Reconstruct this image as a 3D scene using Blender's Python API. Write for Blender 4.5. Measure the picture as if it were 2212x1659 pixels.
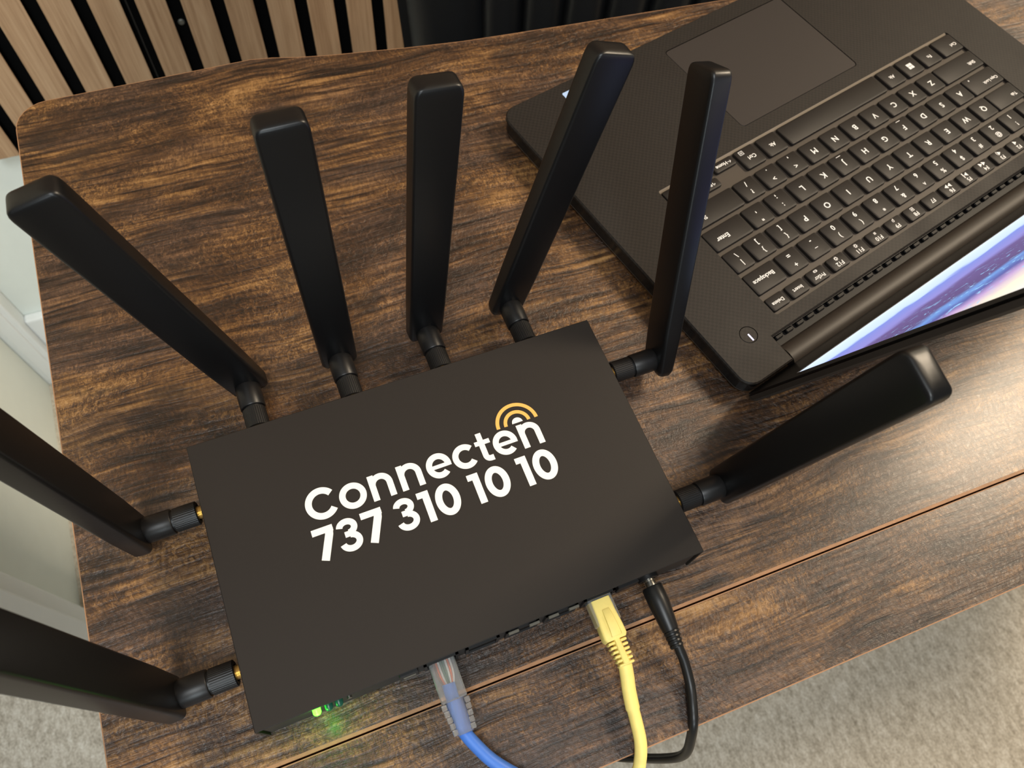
import bpy, bmesh, math, random
from mathutils import Vector, Matrix
from mathutils.geometry import tessellate_polygon
random.seed(7)
S = 0.001                      # everything below is measured in millimetres
SC = bpy.context.scene
COL = SC.collection
for o in list(bpy.data.objects): bpy.data.objects.remove(o)

# ------------------------------------------------------------------ camera
cam = bpy.data.cameras.new('camera'); camo = bpy.data.objects.new('camera', cam); COL.objects.link(camo)
cam.sensor_fit = 'HORIZONTAL'; cam.sensor_width = 36.0
cam.lens = 1683.97/2212*36.0
cam.clip_start = 0.01; cam.clip_end = 50
Rm = Matrix(((0.9332461618, 0.2897099152, -0.2124141390), (-0.3530714741, 0.8487886314, -0.3935713320), (0.0662731892, 0.4422963082, 0.8944170393)))
M4 = Rm.to_4x4(); M4.translation = Vector((0, 0, 0.38082)); camo.matrix_world = M4
cam.dof.use_dof = True; cam.dof.focus_distance = 0.37; cam.dof.aperture_fstop = 17.0
SC.camera = camo

# ------------------------------------------------------------------ world and lights
def lin(c):
    return tuple(((v/255)/12.92 if v/255 <= 0.04045 else ((v/255+0.055)/1.055)**2.4) for v in c)
w = bpy.data.worlds.new('world'); SC.world = w; w.use_nodes = True
bg = w.node_tree.nodes['Background']; bg.inputs[0].default_value = (1.0, 0.93, 0.84, 1); bg.inputs[1].default_value = 0.17

def area(name, loc, target, size, power, color, sy=None):
    l = bpy.data.lights.new(name, 'AREA'); l.size = size; l.energy = power; l.color = color
    if sy: l.shape = 'RECTANGLE'; l.size_y = sy
    o = bpy.data.objects.new(name, l); COL.objects.link(o); o.location = loc
    o.rotation_euler = (Vector(target)-Vector(loc)).to_track_quat('-Z', 'Y').to_euler()
    return o
area('ceiling_light', (1.60, 0.315, 1.42), (0.25, 0.15, 0), 0.36, 38, (1.0, 0.82, 0.60))
area('overhead_fill_light', (-0.30, -0.78, 2.05), (-0.1, 0.2, -0.1), 0.8, 32, (0.93, 0.98, 1.0))  # added fill from behind the camera, brightens walls, slats and carpet
cool_fill = area('cool_fill_light', (-0.28, -1.35, 0.75), (-0.42, 0.55, -0.45), 0.5, 2.4, (0.84, 0.95, 1.0)); cool_fill.data.spread = math.radians(75)  # added cool fill, no window is seen; brightens the white left corner
SC.view_settings.view_transform = 'Standard'; SC.view_settings.look = 'None'
SC.view_settings.exposure = 0.0; SC.view_settings.gamma = 1.0; SC.view_settings.use_curve_mapping = False

# ------------------------------------------------------------------ materials
def new_mat(name):
    m = bpy.data.materials.new(name); m.use_nodes = True
    return m, m.node_tree, m.node_tree.nodes['Principled BSDF']
def plain(name, rgb, rough=0.5, spec=0.5, metal=0.0, grain=0.0, gscale=400.0, bump=0.0, trans=0.0, emit=None, estr=0.0, ior=1.45, coat=0.0):
    m, nt, b = new_mat(name); c = lin(rgb)
    b.inputs['Base Color'].default_value = (*c, 1); b.inputs['Roughness'].default_value = rough
    b.inputs['Specular IOR Level'].default_value = spec; b.inputs['Metallic'].default_value = metal
    b.inputs['Transmission Weight'].default_value = trans; b.inputs['IOR'].default_value = ior
    b.inputs['Coat Weight'].default_value = coat
    if emit:
        b.inputs['Emission Color'].default_value = (*lin(emit), 1); b.inputs['Emission Strength'].default_value = estr
    tc = nt.nodes.new('ShaderNodeTexCoord'); nz = nt.nodes.new('ShaderNodeTexNoise')
    nz.inputs['Scale'].default_value = gscale; nz.inputs['Detail'].default_value = 3
    nt.links.new(tc.outputs['Object'], nz.inputs['Vector'])
    if grain:
        mx = nt.nodes.new('ShaderNodeMix'); mx.data_type = 'RGBA'
        mx.inputs[6].default_value = (*[v*(1-grain) for v in c], 1); mx.inputs[7].default_value = (*[min(1, v*(1+grain)) for v in c], 1)
        nt.links.new(nz.outputs['Fac'], mx.inputs[0]); nt.links.new(mx.outputs[2], b.inputs['Base Color'])
    if bump:
        bp = nt.nodes.new('ShaderNodeBump'); bp.inputs['Strength'].default_value = bump; bp.inputs['Distance'].default_value = 0.0004
        nt.links.new(nz.outputs['Fac'], bp.inputs['Height']); nt.links.new(bp.outputs['Normal'], b.inputs['Normal'])
    return m

def N(nt, t, **kw):
    n = nt.nodes.new(t)
    for k, v in kw.items():
        if k.startswith('i_'): n.inputs[k[2:].replace('_', ' ')].default_value = v
        else: setattr(n, k, v)
    return n
def ramp(nt, pts, src=None, interp='LINEAR'):
    r = nt.nodes.new('ShaderNodeValToRGB'); r.color_ramp.interpolation = interp
    els = r.color_ramp.elements
    while len(els) < len(pts): els.new(0.5)
    for e, (p, c) in zip(els, pts):
        e.position = p; e.color = (*c, 1) if len(c) == 3 else c
    if src: nt.links.new(src, r.inputs[0])
    return r
def mapping(nt, scale, loc=(0, 0, 0), rot=(0, 0, 0), src=None):
    mp = nt.nodes.new('ShaderNodeMapping'); mp.inputs['Scale'].default_value = scale; mp.inputs['Location'].default_value = loc
    mp.inputs['Rotation'].default_value = rot
    if src: nt.links.new(src, mp.inputs['Vector'])
    return mp
def noise(nt, vec, scale=1.0, detail=4.0, rough=0.55, dist=0.0):
    n = nt.nodes.new('ShaderNodeTexNoise'); n.inputs['Scale'].default_value = scale; n.inputs['Detail'].default_value = detail
    n.inputs['Roughness'].default_value = rough; n.inputs['Distortion'].default_value = dist
    nt.links.new(vec, n.inputs['Vector']); return n
def mixc(nt, fac, a, b, blend='MIX'):
    m = nt.nodes.new('ShaderNodeMix'); m.data_type = 'RGBA'; m.blend_type = blend
    for sock, v in ((m.inputs[0], fac), (m.inputs[6], a), (m.inputs[7], b)):
        if hasattr(v, 'is_linked') or hasattr(v, 'links'): nt.links.new(v, sock)
        elif isinstance(v, tuple): sock.default_value = (*v, 1)
        else: sock.default_value = v
    return m.outputs[2]
def mth(nt, op, a, b=None, c=None):
    m = nt.nodes.new('ShaderNodeMath'); m.operation = op
    for i, v in enumerate((a, b, c)):
        if v is None: continue
        if hasattr(v, 'links'): nt.links.new(v, m.inputs[i])
        else: m.inputs[i].default_value = v
    return m.outputs[0]

def rustic_wood(name, seed):
    m, nt, b = new_mat(name)
    tc = N(nt, 'ShaderNodeTexCoord'); ob = tc.outputs['Object']
    g = lambda r, gg, bb: lin((r, gg, bb))
    # slow waviness so that the grain bends
    wv = noise(nt, mapping(nt, (9, 16, 1), (seed, 0, 0), src=ob).outputs[0], 1.0, 2, 0.5)
    off = nt.nodes.new('ShaderNodeVectorMath'); off.operation = 'MULTIPLY_ADD'
    nt.links.new(wv.outputs['Color'], off.inputs[0]); off.inputs[1].default_value = (0.03, 0.016, 0); nt.links.new(ob, off.inputs[2])
    P = off.outputs[0]
    N_ = lambda sx, sy, lo, det, ro, di=0.0, src=P: noise(nt, mapping(nt, (sx, sy, 1), lo, src=src).outputs[0], 1.0, det, ro, di).outputs['Fac']
    patch = N_(13, 30, (seed*1.7, 3, 0), 5, 0.6, 0.5)
    bands = N_(24, 180, (seed*0.3, 9, 0), 5, 0.66, 0.15)
    lines = N_(20, 400, (seed, 1, 0), 4, 0.60, 0.12)
    crk = N_(430, 330, (2, seed, 0), 4, 0.7, 1.4)
    tick = N_(800, 240, (7, seed*2, 0), 3, 0.6, 0.3)
    cmask = N_(18, 40, (seed*2.1, 5, 0), 4, 0.6)
    hue = N_(10, 34, (seed*4.1, 8, 0), 4, 0.55)
    cm = ramp(nt, [(0.42, (0, 0, 0)), (0.56, (1, 1, 1))], cmask).outputs[0]
    ctr = lambda n_, wgt: mth(nt, 'MULTIPLY', mth(nt, 'SUBTRACT', n_, 0.5), wgt)
    v = mth(nt, 'ADD', ctr(patch, 0.62), ctr(bands, 0.48))
    v = mth(nt, 'ADD', v, ctr(lines, mth(nt, 'MULTIPLY_ADD', cm, -0.36, 0.66)))
    v = mth(nt, 'ADD', v, ctr(crk, mth(nt, 'MULTIPLY_ADD', cm, 0.56, 0.16)))
    v = mth(nt, 'ADD', v, ctr(tick, 0.24))
    v = mth(nt, 'ADD', v, 0.5)
    base = ramp(nt, [(0.30, g(34, 24, 16)), (0.42, g(62, 42, 26)), (0.50, g(86, 60, 37)), (0.57, g(114, 82, 48)), (0.66, g(152, 114, 68)), (0.76, g(182, 142, 92))], v)
    cool = ramp(nt, [(0.30, g(36, 28, 22)), (0.43, g(60, 44, 34)), (0.54, g(86, 64, 48)), (0.70, g(140, 106, 76))], v)
    hm = ramp(nt, [(0.47, (0, 0, 0)), (0.60, (1, 1, 1))], hue).outputs[0]
    colr = mixc(nt, hm, base.outputs[0], cool.outputs[0])
    # thin dark grain lines
    dl = ramp(nt, [(0.38, (0.30, 0.27, 0.25)), (0.455, (1, 1, 1))], lines).outputs[0]
    colr = mixc(nt, mth(nt, 'MULTIPLY_ADD', cm, -0.6, 0.85), colr, mixc(nt, 1.0, colr, dl, 'MULTIPLY'))
    # dark knots and worn smudges
    kn = N_(26, 60, (seed*3.3, 2, 0), 4, 0.6, 0.8)
    km = ramp(nt, [(0.58, (0, 0, 0)), (0.68, (1, 1, 1))], kn).outputs[0]
    colr = mixc(nt, mth(nt, 'MULTIPLY', km, 0.65), colr, g(48, 37, 29))
    colr = mixc(nt, 1.0, colr, (0.84, 0.80, 0.78), 'MULTIPLY')
    nt.links.new(colr, b.inputs['Base Color'])
    h = mth(nt, 'ADD', mth(nt, 'MULTIPLY', lines, 0.9), mth(nt, 'ADD', mth(nt, 'MULTIPLY', bands, 0.6), mth(nt, 'MULTIPLY', crk, 0.5)))
    bp = N(nt, 'ShaderNodeBump'); bp.inputs['Strength'].default_value = 0.85; bp.inputs['Distance'].default_value = 0.0009
    nt.links.new(h, bp.inputs['Height']); nt.links.new(bp.outputs['Normal'], b.inputs['Normal'])
    b.inputs['Roughness'].default_value = 0.36; b.inputs['Specular IOR Level'].default_value = 0.5
    b.inputs['Coat Weight'].default_value = 0.35; b.inputs['Coat Roughness'].default_value = 0.26
    return m

def slat_oak(name):
    m, nt, b = new_mat(name)
    tc = N(nt, 'ShaderNodeTexCoord'); oi = N(nt, 'ShaderNodeObjectInfo')
    ad = nt.nodes.new('ShaderNodeVectorMath'); ad.operation = 'ADD'
    mul = nt.nodes.new('ShaderNodeVectorMath'); mul.operation = 'SCALE'; mul.inputs[0].default_value = (3, 3, 7)
    nt.links.new(oi.outputs['Random'], mul.inputs['Scale'])
    nt.links.new(tc.outputs['Object'], ad.inputs[0]); nt.links.new(mul.outputs[0], ad.inputs[1])
    n1 = noise(nt, mapping(nt, (160, 160, 5), src=ad.outputs[0]).outputs[0], 1, 4, 0.6, 0.6)
    n2 = noise(nt, mapping(nt, (700, 700, 22), src=ad.outputs[0]).outputs[0], 1, 3)
    v = mth(nt, 'MULTIPLY_ADD', n2.outputs['Fac'], 0.35, mth(nt, 'MULTIPLY', n1.outputs['Fac'], 0.65))
    r = ramp(nt, [(0.34, lin((150, 118, 88))), (0.5, lin((174, 142, 110))), (0.66, lin((188, 158, 126)))], v)
    nt.links.new(r.outputs[0], b.inputs['Base Color']); b.inputs['Roughness'].default_value = 0.6
    return m

def carpet_mat():
    m, nt, b = new_mat('carpet')
    tc = N(nt, 'ShaderNodeTexCoord'); ob = tc.outputs['Object']
    n1 = noise(nt, mapping(nt, (150, 60, 1), src=ob).outputs[0], 1, 4, 0.65)
    n2 = noise(nt, mapping(nt, (420, 300, 1), src=ob).outputs[0], 1, 3, 0.7)
    v = mth(nt, 'MULTIPLY_ADD', n2.outputs['Fac'], 0.5, mth(nt, 'MULTIPLY', n1.outputs['Fac'], 0.5))
    r = ramp(nt, [(0.33, lin((150, 139, 122))), (0.5, lin((206, 195, 176))), (0.66, lin((240, 232, 216)))], v)
    nt.links.new(r.outputs[0], b.inputs['Base Color']); b.inputs['Roughness'].default_value = 0.95; b.inputs['Specular IOR Level'].default_value = 0.1
    bp = N(nt, 'ShaderNodeBump'); bp.inputs['Strength'].default_value = 0.8; bp.inputs['Distance'].default_value = 0.004
    nt.links.new(v, bp.inputs['Height']); nt.links.new(bp.outputs['Normal'], b.inputs['Normal'])
    return m

def deck_mat():
    m, nt, b = new_mat('laptop_deck')
    tc = N(nt, 'ShaderNodeTexCoord'); ob = tc.outputs['Object']
    ck = N(nt, 'ShaderNodeTexChecker'); ck.inputs['Scale'].default_value = 620
    nt.links.new(mapping(nt, (1, 1, 0.001), rot=(0, 0, 0), src=ob).outputs[0], ck.inputs['Vector'])
    n = noise(nt, ob, 900, 2); n2 = noise(nt, ob, 30, 3)
    f = mth(nt, 'MULTIPLY_ADD', n.outputs['Fac'], 0.5, mth(nt, 'MULTIPLY', ck.outputs['Fac'], 0.4))
    r = ramp(nt, [(0.1, lin((27, 24, 21))), (0.8, lin((40, 35, 31)))], f)
    nt.links.new(r.outputs[0], b.inputs['Base Color'])
    rr = ramp(nt, [(0.3, (0.50,)*3), (0.7, (0.62,)*3)], n2.outputs['Fac']); nt.links.new(rr.outputs[0], b.inputs['Roughness']); b.inputs['Specular IOR Level'].default_value = 0.24
    bp = N(nt, 'ShaderNodeBump'); bp.inputs['Strength'].default_value = 0.25; bp.inputs['Distance'].default_value = 0.0002
    nt.links.new(f, bp.inputs['Height']); nt.links.new(bp.outputs['Normal'], b.inputs['Normal'])
    return m

def screen_mat():
    # picture shown by the display: pale task bar at the bottom, lavender sky bands, purple shore with cyan foam, cream light
    m, nt, b = new_mat('display_picture')
    tc = N(nt, 'ShaderNodeTexCoord'); ob = tc.outputs['Object']
    sep = N(nt, 'ShaderNodeSeparateXYZ'); nt.links.new(ob, sep.inputs[0])
    n1 = noise(nt, mapping(nt, (16, 1, 30), src=ob).outputs[0], 1, 4, 0.6, 0.5)
    n2 = noise(nt, mapping(nt, (120, 1, 260), src=ob).outputs[0], 1, 3, 0.7, 0.5)
    t = mth(nt, 'MULTIPLY_ADD', sep.outputs[2], 4.0, mth(nt, 'MULTIPLY', mth(nt, 'SUBTRACT', n1.outputs['Fac'], 0.5), 0.11))
    t = mth(nt, 'MULTIPLY_ADD', sep.outputs[0], 0.16, t)
    r = ramp(nt, [(0.14, lin((214, 230, 255))), (0.23, lin((196, 216, 252))), (0.25, lin((126, 140, 216))), (0.33, lin((142, 138, 208))), (0.37, lin((106, 88, 142))), (0.45, lin((96, 80, 128))),
                  (0.48, lin((110, 152, 216))), (0.52, lin((88, 92, 160))), (0.56, lin((190, 160, 205))), (0.62, lin((244, 232, 206))), (0.8, lin((206, 218, 246)))], t)
    sp = ramp(nt, [(0.58, (0, 0, 0)), (0.66, (1, 1, 1))], n2.outputs['Fac']).outputs[0]
    band = ramp(nt, [(0.36, (0, 0, 0)), (0.42, (1, 1, 1)), (0.60, (1, 1, 1)), (0.64, (0, 0, 0))], t).outputs[0]
    c = mixc(nt, mth(nt, 'MULTIPLY', sp, band), r.outputs[0], lin((150, 205, 245)))
    b.inputs['Base Color'].default_value = (0.01, 0.01, 0.012, 1); b.inputs['Roughness'].default_value = 0.35
    nt.links.new(c, b.inputs['Emission Color']); b.inputs['Emission Strength'].default_value = 1.25
    return m

MAT = dict(
    wood=rustic_wood('rustic_wood_main', 1.3), wood2=rustic_wood('rustic_wood_strip', 6.1),
    edge=plain('wood_edge_band', (160, 118, 84), 0.6, grain=0.25, gscale=300),
    slat=slat_oak('slat_oak'), felt=plain('black_felt', (7, 7, 7), 0.95, 0.1, grain=0.3, gscale=900, bump=0.3),
    paint=plain('white_wall_paint', (232, 238, 232), 0.6, 0.3, grain=0.03, gscale=40, bump=0.05),
    trim=plain('white_gloss_trim', (236, 240, 240), 0.4, 0.4, grain=0.02, gscale=60),
    carpet=carpet_mat(),
    case=plain('router_black_paint', (39, 34, 30), 0.58, 0.3, grain=0.06, gscale=1500, bump=0.06),
    case_dark=plain('router_chassis', (34, 32, 30), 0.5, 0.4, grain=0.05, gscale=800),
    ant=plain('antenna_rubber', (11, 11, 12), 0.38, 0.5, grain=0.05, gscale=700, bump=0.04),
    nut=plain('nut_black_plastic', (22, 21, 21), 0.4, 0.45, grain=0.05, gscale=700),
    brass=plain('brass', (236, 204, 138), 0.3, 0.5, metal=0.85, grain=0.08, gscale=500),
    steel=plain('nickel_steel', (190, 186, 176), 0.28, 0.5, metal=1.0, grain=0.06, gscale=500),
    dullsteel=plain('dull_tin', (112, 107, 96), 0.5, 0.4, metal=0.5, grain=0.1, gscale=500),
    hole=plain('port_hole', (8, 8, 8), 0.7, 0.2, grain=0.1),
    white=plain('white_print', (238, 234, 226), 0.6, 0.3, grain=0.015, gscale=900),
    gold=plain('amber_print', (236, 178, 92), 0.6, 0.3, grain=0.03, gscale=900),
    green=plain('green_led', (40, 160, 40), 0.3, emit=(60, 255, 30), estr=14.0, grain=0.02),
    green_dim=plain('green_led_dim', (20, 60, 50), 0.3, emit=(40, 150, 110), estr=0.08, grain=0.02),
    clear=plain('clear_plug_plastic', (244, 244, 244), 0.16, 0.6, trans=0.86, ior=1.42, grain=0.01),
    blue=plain('blue_cable', (72, 120, 205), 0.45, 0.4, grain=0.05, gscale=500),
    yellow=plain('yellow_cable', (244, 220, 128), 0.5, 0.4, grain=0.06, gscale=350, bump=0.1),
    blackc=plain('black_cable', (22, 22, 22), 0.38, 0.5, grain=0.05),
    w_or=plain('orange_wire', (206, 96, 40), 0.5, grain=0.05), w_gr=plain('green_wire', (70, 110, 84), 0.5, grain=0.05),
    w_wh=plain('white_wire', (214, 210, 204), 0.5, grain=0.05), w_br=plain('brown_wire', (116, 76, 56), 0.5, grain=0.05),
    deck=deck_mat(), chassis=plain('laptop_chassis', (14, 13, 13), 0.25, 0.5, grain=0.05), chassis_low=plain('laptop_bottom', (70, 64, 60), 0.4, 0.5, grain=0.05),
    well=plain('keyboard_well', (66, 58, 50), 0.5, 0.4, grain=0.06, gscale=900),
    rim_lit=plain('well_rim_lit', (122, 110, 94), 0.45, 0.5, grain=0.06, gscale=900),  # paler than the well: light on its front wall put into the colour
    keym=plain('key_plastic', (31, 27, 24), 0.52, 0.3, grain=0.06, gscale=900, bump=0.05),
    legend=plain('key_print', (232, 228, 222), 0.6, 0.3, grain=0.01),
    pad=plain('touchpad_glass', (52, 47, 44), 0.46, 0.28, grain=0.05, gscale=1200),
    bezel=plain('bezel_glass', (6, 6, 7), 0.32, 0.35, grain=0.05),
    hinge=plain('hinge_cover', (46, 40, 35), 0.5, 0.4, grain=0.06, gscale=700),
    vent=plain('vent_plastic', (18, 16, 15), 0.5, 0.3, grain=0.05),
    screen=screen_mat(), glow=plain('power_light', (220, 220, 255), 0.4, emit=(220, 215, 255), estr=1.0, grain=0.01),
    sticker=plain('pale_sticker', (170, 196, 232), 0.4, grain=0.03),
    leather=plain('black_leather', (26, 27, 29), 0.42, 0.45, grain=0.08, gscale=300, bump=0.12),
    metal=plain('black_metal', (24, 24, 24), 0.45, 0.5, grain=0.05, gscale=300),
    screwm=plain('grey_screw', (120, 120, 112), 0.5, 0.4, metal=0.6, grain=0.05),
)

# ------------------------------------------------------------------ mesh helpers
def link(o, parent=None):
    COL.objects.link(o)
    if parent: o.parent = parent
    return o
def from_bm(name, bm, mat, parent=None, smooth=False, kind=None):
    bmesh.ops.recalc_face_normals(bm, faces=bm.faces)
    me = bpy.data.meshes.new(name); bm.to_mesh(me); bm.free()
    if smooth:
        for f in me.polygons: f.use_smooth = True
        me.set_sharp_from_angle(angle=math.radians(38))
    me.materials.append(MAT[mat] if isinstance(mat, str) else mat)
    o = link(bpy.data.objects.new(name, me), parent)
    if kind: o['kind'] = kind
    return o
def tag(o, label, cat, group=None):
    o['label'] = label; o['category'] = cat
    if group: o['group'] = group
    return o
def empty(name, loc, rz=0.0):
    e = bpy.data.objects.new(name, None); COL.objects.link(e); e.empty_display_size = 0.02
    e.location = [v*S for v in loc]; e.rotation_euler = (0, 0, rz); return e
def box(bm, x0, x1, y0, y1, z0, z1, bevel=0.0, seg=1, mat4=None):
    r = bmesh.ops.create_cube(bm, size=1.0); vs = r['verts']
    for v in vs:
        v.co = Vector(((x0+x1)/2+v.co.x*(x1-x0), (y0+y1)/2+v.co.y*(y1-y0), (z0+z1)/2+v.co.z*(z1-z0)))*S
    if bevel:
        es = list({e for v in vs for e in v.link_edges})
        g = bmesh.ops.bevel(bm, geom=es, offset=bevel*S, segments=seg, affect='EDGES', profile=0.5)
        vs = list({v for f in g['faces'] for v in f.verts} | {v for v in vs if v.is_valid})
    if mat4:
        for v in vs: v.co = mat4 @ v.co
    return vs
def bxo(name, dims, mat, parent=None, bevel=0.0, seg=1, smooth=False):
    bm = bmesh.new(); box(bm, *dims, bevel=bevel, seg=seg); return from_bm(name, bm, mat, parent, smooth)
def rrect(x0, x1, y0, y1, r, n=4):
    pts = []
    for cx, cy, a0 in ((x1-r, y1-r, 0), (x0+r, y1-r, 90), (x0+r, y0+r, 180), (x1-r, y0+r, 270)):
        for i in range(n+1):
            a = math.radians(a0+90*i/n); pts.append((cx+r*math.cos(a), cy+r*math.sin(a)))
    return pts
def circ(cx, cy, r, n=24): return [(cx+r*math.cos(2*math.pi*i/n), cy+r*math.sin(2*math.pi*i/n)) for i in range(n)]
def inset(pts, d):
    # move every vertex of a convex-ish CCW outline inward
    n = len(pts); out = []
    for i in range(n):
        a, b, c = Vector(pts[i-1]), Vector(pts[i]), Vector(pts[(i+1) % n])
        e1, e2 = (b-a), (c-b)
        if e1.length < 1e-6: e1 = e2
        if e2.length < 1e-6: e2 = e1
        e1.normalize(); e2.normalize()
        n1, n2 = Vector((-e1.y, e1.x)), Vector((-e2.y, e2.x)); nn = (n1+n2)
        nn = nn/max(0.3, nn.length_squared/2) if nn.length > 1e-6 else n1
        out.append(tuple(b+nn*d))
    return out
def prism(bm, outer, holes, z0, z1, bev=0.0):
    """extruded outline with holes; bev = chamfer of the outer top edge"""
    loops = [outer]+holes
    top_loops = [inset(outer, bev)]+holes if bev else loops
    def addloop(pts, z): return [bm.verts.new((x*S, y*S, z*S)) for x, y in pts]
    T = [addloop(l, z1) for l in top_loops]; B = [addloop(l, z0) for l in loops]
    tri = tessellate_polygon([[Vector((x, y, 0)) for x, y in l] for l in top_loops])
    ft = [v for l in T for v in l]; fb = [v for l in B for v in l]
    for t in tri:
        try: bm.faces.new([ft[i] for i in t])
        except ValueError: pass
        try: bm.faces.new([fb[i] for i in reversed(t)])
        except ValueError: pass
    for k, (t, b) in enumerate(zip(T, B)):
        n = len(t)
        if bev and k == 0:
            mloop = addloop(outer, z1-bev); rings = [b, mloop, t]
        else: rings = [b, t]
        for r0, r1 in zip(rings, rings[1:]):
            for i in range(n): bm.faces.new([r0[i], r0[(i+1) % n], r1[(i+1) % n], r1[i]])
def loft(bm, rings, cap=True):
    R = [[bm.verts.new(Vector(p)*S) for p in r] for r in rings]
    n = len(R[0])
    for a, b in zip(R, R[1:]):
        for i in range(n): bm.faces.new([a[i], a[(i+1) % n], b[(i+1) % n], b[i]])
    if cap: bm.faces.new(list(reversed(R[0]))); bm.faces.new(R[-1])
def lathe(bm, prof, n=24, knurl=0.0):
    """prof = [(radius, z)], axis +Z"""
    rings = []
    for r, z in prof:
        rings.append([((r-(knurl if (knurl and i % 2 and r > 5.2) else 0))*math.cos(2*math.pi*i/n), (r-(knurl if (knurl and i % 2 and r > 5.2) else 0))*math.sin(2*math.pi*i/n), z) for i in range(n)])
    loft(bm, rings)
def catmull(pts, sub=8):
    P = [Vector(p) for p in pts]; P = [P[0]*2-P[1]]+P+[P[-1]*2-P[-2]]; out = []
    for i in range(1, len(P)-2):
        for k in range(sub):
            t = k/sub; a, b, c, d = P[i-1:i+3]
            out.append(0.5*((2*b)+(-a+c)*t+(2*a-5*b+4*c-d)*t*t+(-a+3*b-3*c+d)*t**3))
    out.append(P[-2]); return out
def tube(bm, path, r, n=12, rx=None, twist=0.0):
    """r: number or function of 0..1; rx: second radius"""
    up = Vector((0, 0, 1)); rings = []; L = len(path); X = None
    for i, p in enumerate(path):
        d = (path[min(i+1, L-1)]-path[max(i-1, 0)]).normalized()
        if X is None:
            X = d.cross(up); X = X.normalized() if X.length > 1e-3 else Vector((1, 0, 0))
        X = (X-d*X.dot(d)).normalized(); Y = d.cross(X)
        t = i/(L-1); ra = r(t) if callable(r) else r; rb = (rx(t) if callable(rx) else rx) if rx else ra
        tw = twist*t
        rings.append([p+X*(ra*math.cos(2*math.pi*k/n+tw))+Y*(rb*math.sin(2*math.pi*k/n+tw)) for k in range(n)])
    loft(bm, rings)

# ------------------------------------------------------------------ setting: carpet, walls, slats, trims
FLOOR = -740
def struct(o): o['kind'] = 'structure'; return o
struct(bxo('floor', (-1800, 2200, -1800, 900, FLOOR-20, FLOOR), 'carpet'))
wb = struct(bxo('wall_back', (-420, 2200, 748, 800, FLOOR, 1700), 'paint'))
bm = bmesh.new(); box(bm, -398, 1100, 739, 748, -298, 1500); from_bm('felt_backing', bm, 'felt', wb)
bm = bmesh.new(); box(bm, -13.5, 13.5, 728, 739.5, -298, 1500, bevel=0.5)
slat0 = None
for i in range(-6, 31):
    cx = -138.5+40*i
    if slat0 is None:
        s = slat0 = from_bm('slat', bm, 'slat', wb); s.data.materials.append(MAT['felt'])
        for f in s.data.polygons: f.material_index = 1 if abs(f.normal.x) > 0.9 else 0
    else: s = slat0.copy(); link(s)
    s.location = (cx*S, 0, 0)
# joint strip between two slat boards and the fixing screw in the gap
bxo('joint_strip', (-81.5, -80, 737.5, 739.2, -298, 1500), 'nut', wb)
bm = bmesh.new(); lathe(bm, [(3.4, 0), (3.4, 1.0), (2.4, 1.8)], 16); sc = from_bm('screw', bm, 'screwm', wb, True)
sc.matrix_local = Matrix.Translation(Vector((-38.5, 739, -184))*S) @ Matrix.Rotation(math.radians(90), 4, 'X')
wl = struct(bxo('wall_left', (-470, -410, 330, 800, FLOOR, 1700), 'paint'))
bm = bmesh.new(); box(bm, -410, -376, 722, 748, FLOOR, -298, bevel=2, seg=2); box(bm, -402, -384, 719, 724, FLOOR, -300, bevel=1)
struct(from_bm('trim_1', bm, 'trim'))
bm = bmesh.new(); box(bm, -470, -394, 285, 355, FLOOR, 1400, bevel=3, seg=2); box(bm, -398, -388, 292, 330, FLOOR, 1400, bevel=3, seg=2)
struct(from_bm('trim_2', bm, 'trim'))
bm = bmesh.new(); box(bm, -376, 2200, 734, 748, FLOOR, -590, bevel=3, seg=2); struct(from_bm('baseboard_back', bm, 'trim'))

# ------------------------------------------------------------------ desk
desk = empty('desk', (460, 210, FLOOR))
tag(desk, 'rustic brown wood desk with a seam near its front edge and curved far edge', 'desk')
DX, DY, DZ = 460, 210, FLOOR
XR = 1058
def back_curve():
    pts = []
    prof = [(10, 450), (24, 447.8), (40, 443.6), (58, 440), (76, 437.2), (113, 431.8), (152, 427), (220, 422.3), (291, 418), (352, 414.2), (410, 411.5), (460, 410.5)]
    left = [(x, y) for x, y in prof]; right = [(920-x, y) for x, y in reversed(prof[:-1])]
    return left+right
r = 20
outl = [(-138, 28.9)]+[(XR, 28.9)]
bc = back_curve()
corner_r = [(XR-r+r*math.cos(math.radians(a)), 450-r+r*math.sin(math.radians(a))) for a in range(0, 91, 15)]
corner_l = [(-138+r+r*math.cos(math.radians(a)), 450-r+r*math.sin(math.radians(a))) for a in range(90, 181, 15)]
main = outl+corner_r+list(reversed(bc))+corner_l
def off(pts): return [(x-DX, y-DY) for x, y in pts]
def board(name, pts, mat):
    pts = off(pts)
    bm = bmesh.new(); prism(bm, inset(pts, 0.55), [], -18-DZ, 0-DZ); o = from_bm(name, bm, mat, desk)
    bm = bmesh.new(); prism(bm, pts, [inset(pts, 0.55)], -18-DZ, -0.15-DZ, bev=0.0); from_bm('edge_band', bm, 'edge', o)
    return o
board('desk_board', main, 'wood')
board('desk_front_board', [(-138, -22.5), (XR, -22.5), (XR, 27.0), (-138, 27.0)], 'wood2')
bxo('seam_rail', (-120-DX, 1040-DX, 12-DY, 44-DY, 716, 721.9), 'metal', desk)
bxo('edge_band', (-138-DX, XR-DX, 27.9-DY, 28.9-DY, 722, 739.8), 'edge', desk)
for sx in (-40, 960):
    f = bxo('leg', (sx-DX, sx+50-DX, 0-DY, 50-DY, 0, 700), 'metal', desk, 2); bxo('leg', (sx-DX, sx+50-DX, 370-DY, 420-DY, 0, 700), 'metal', desk, 2)
    bxo('side_rail', (sx-DX, sx+50-DX, -5-DY, 425-DY, 700, 722), 'metal', desk, 2)

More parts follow.
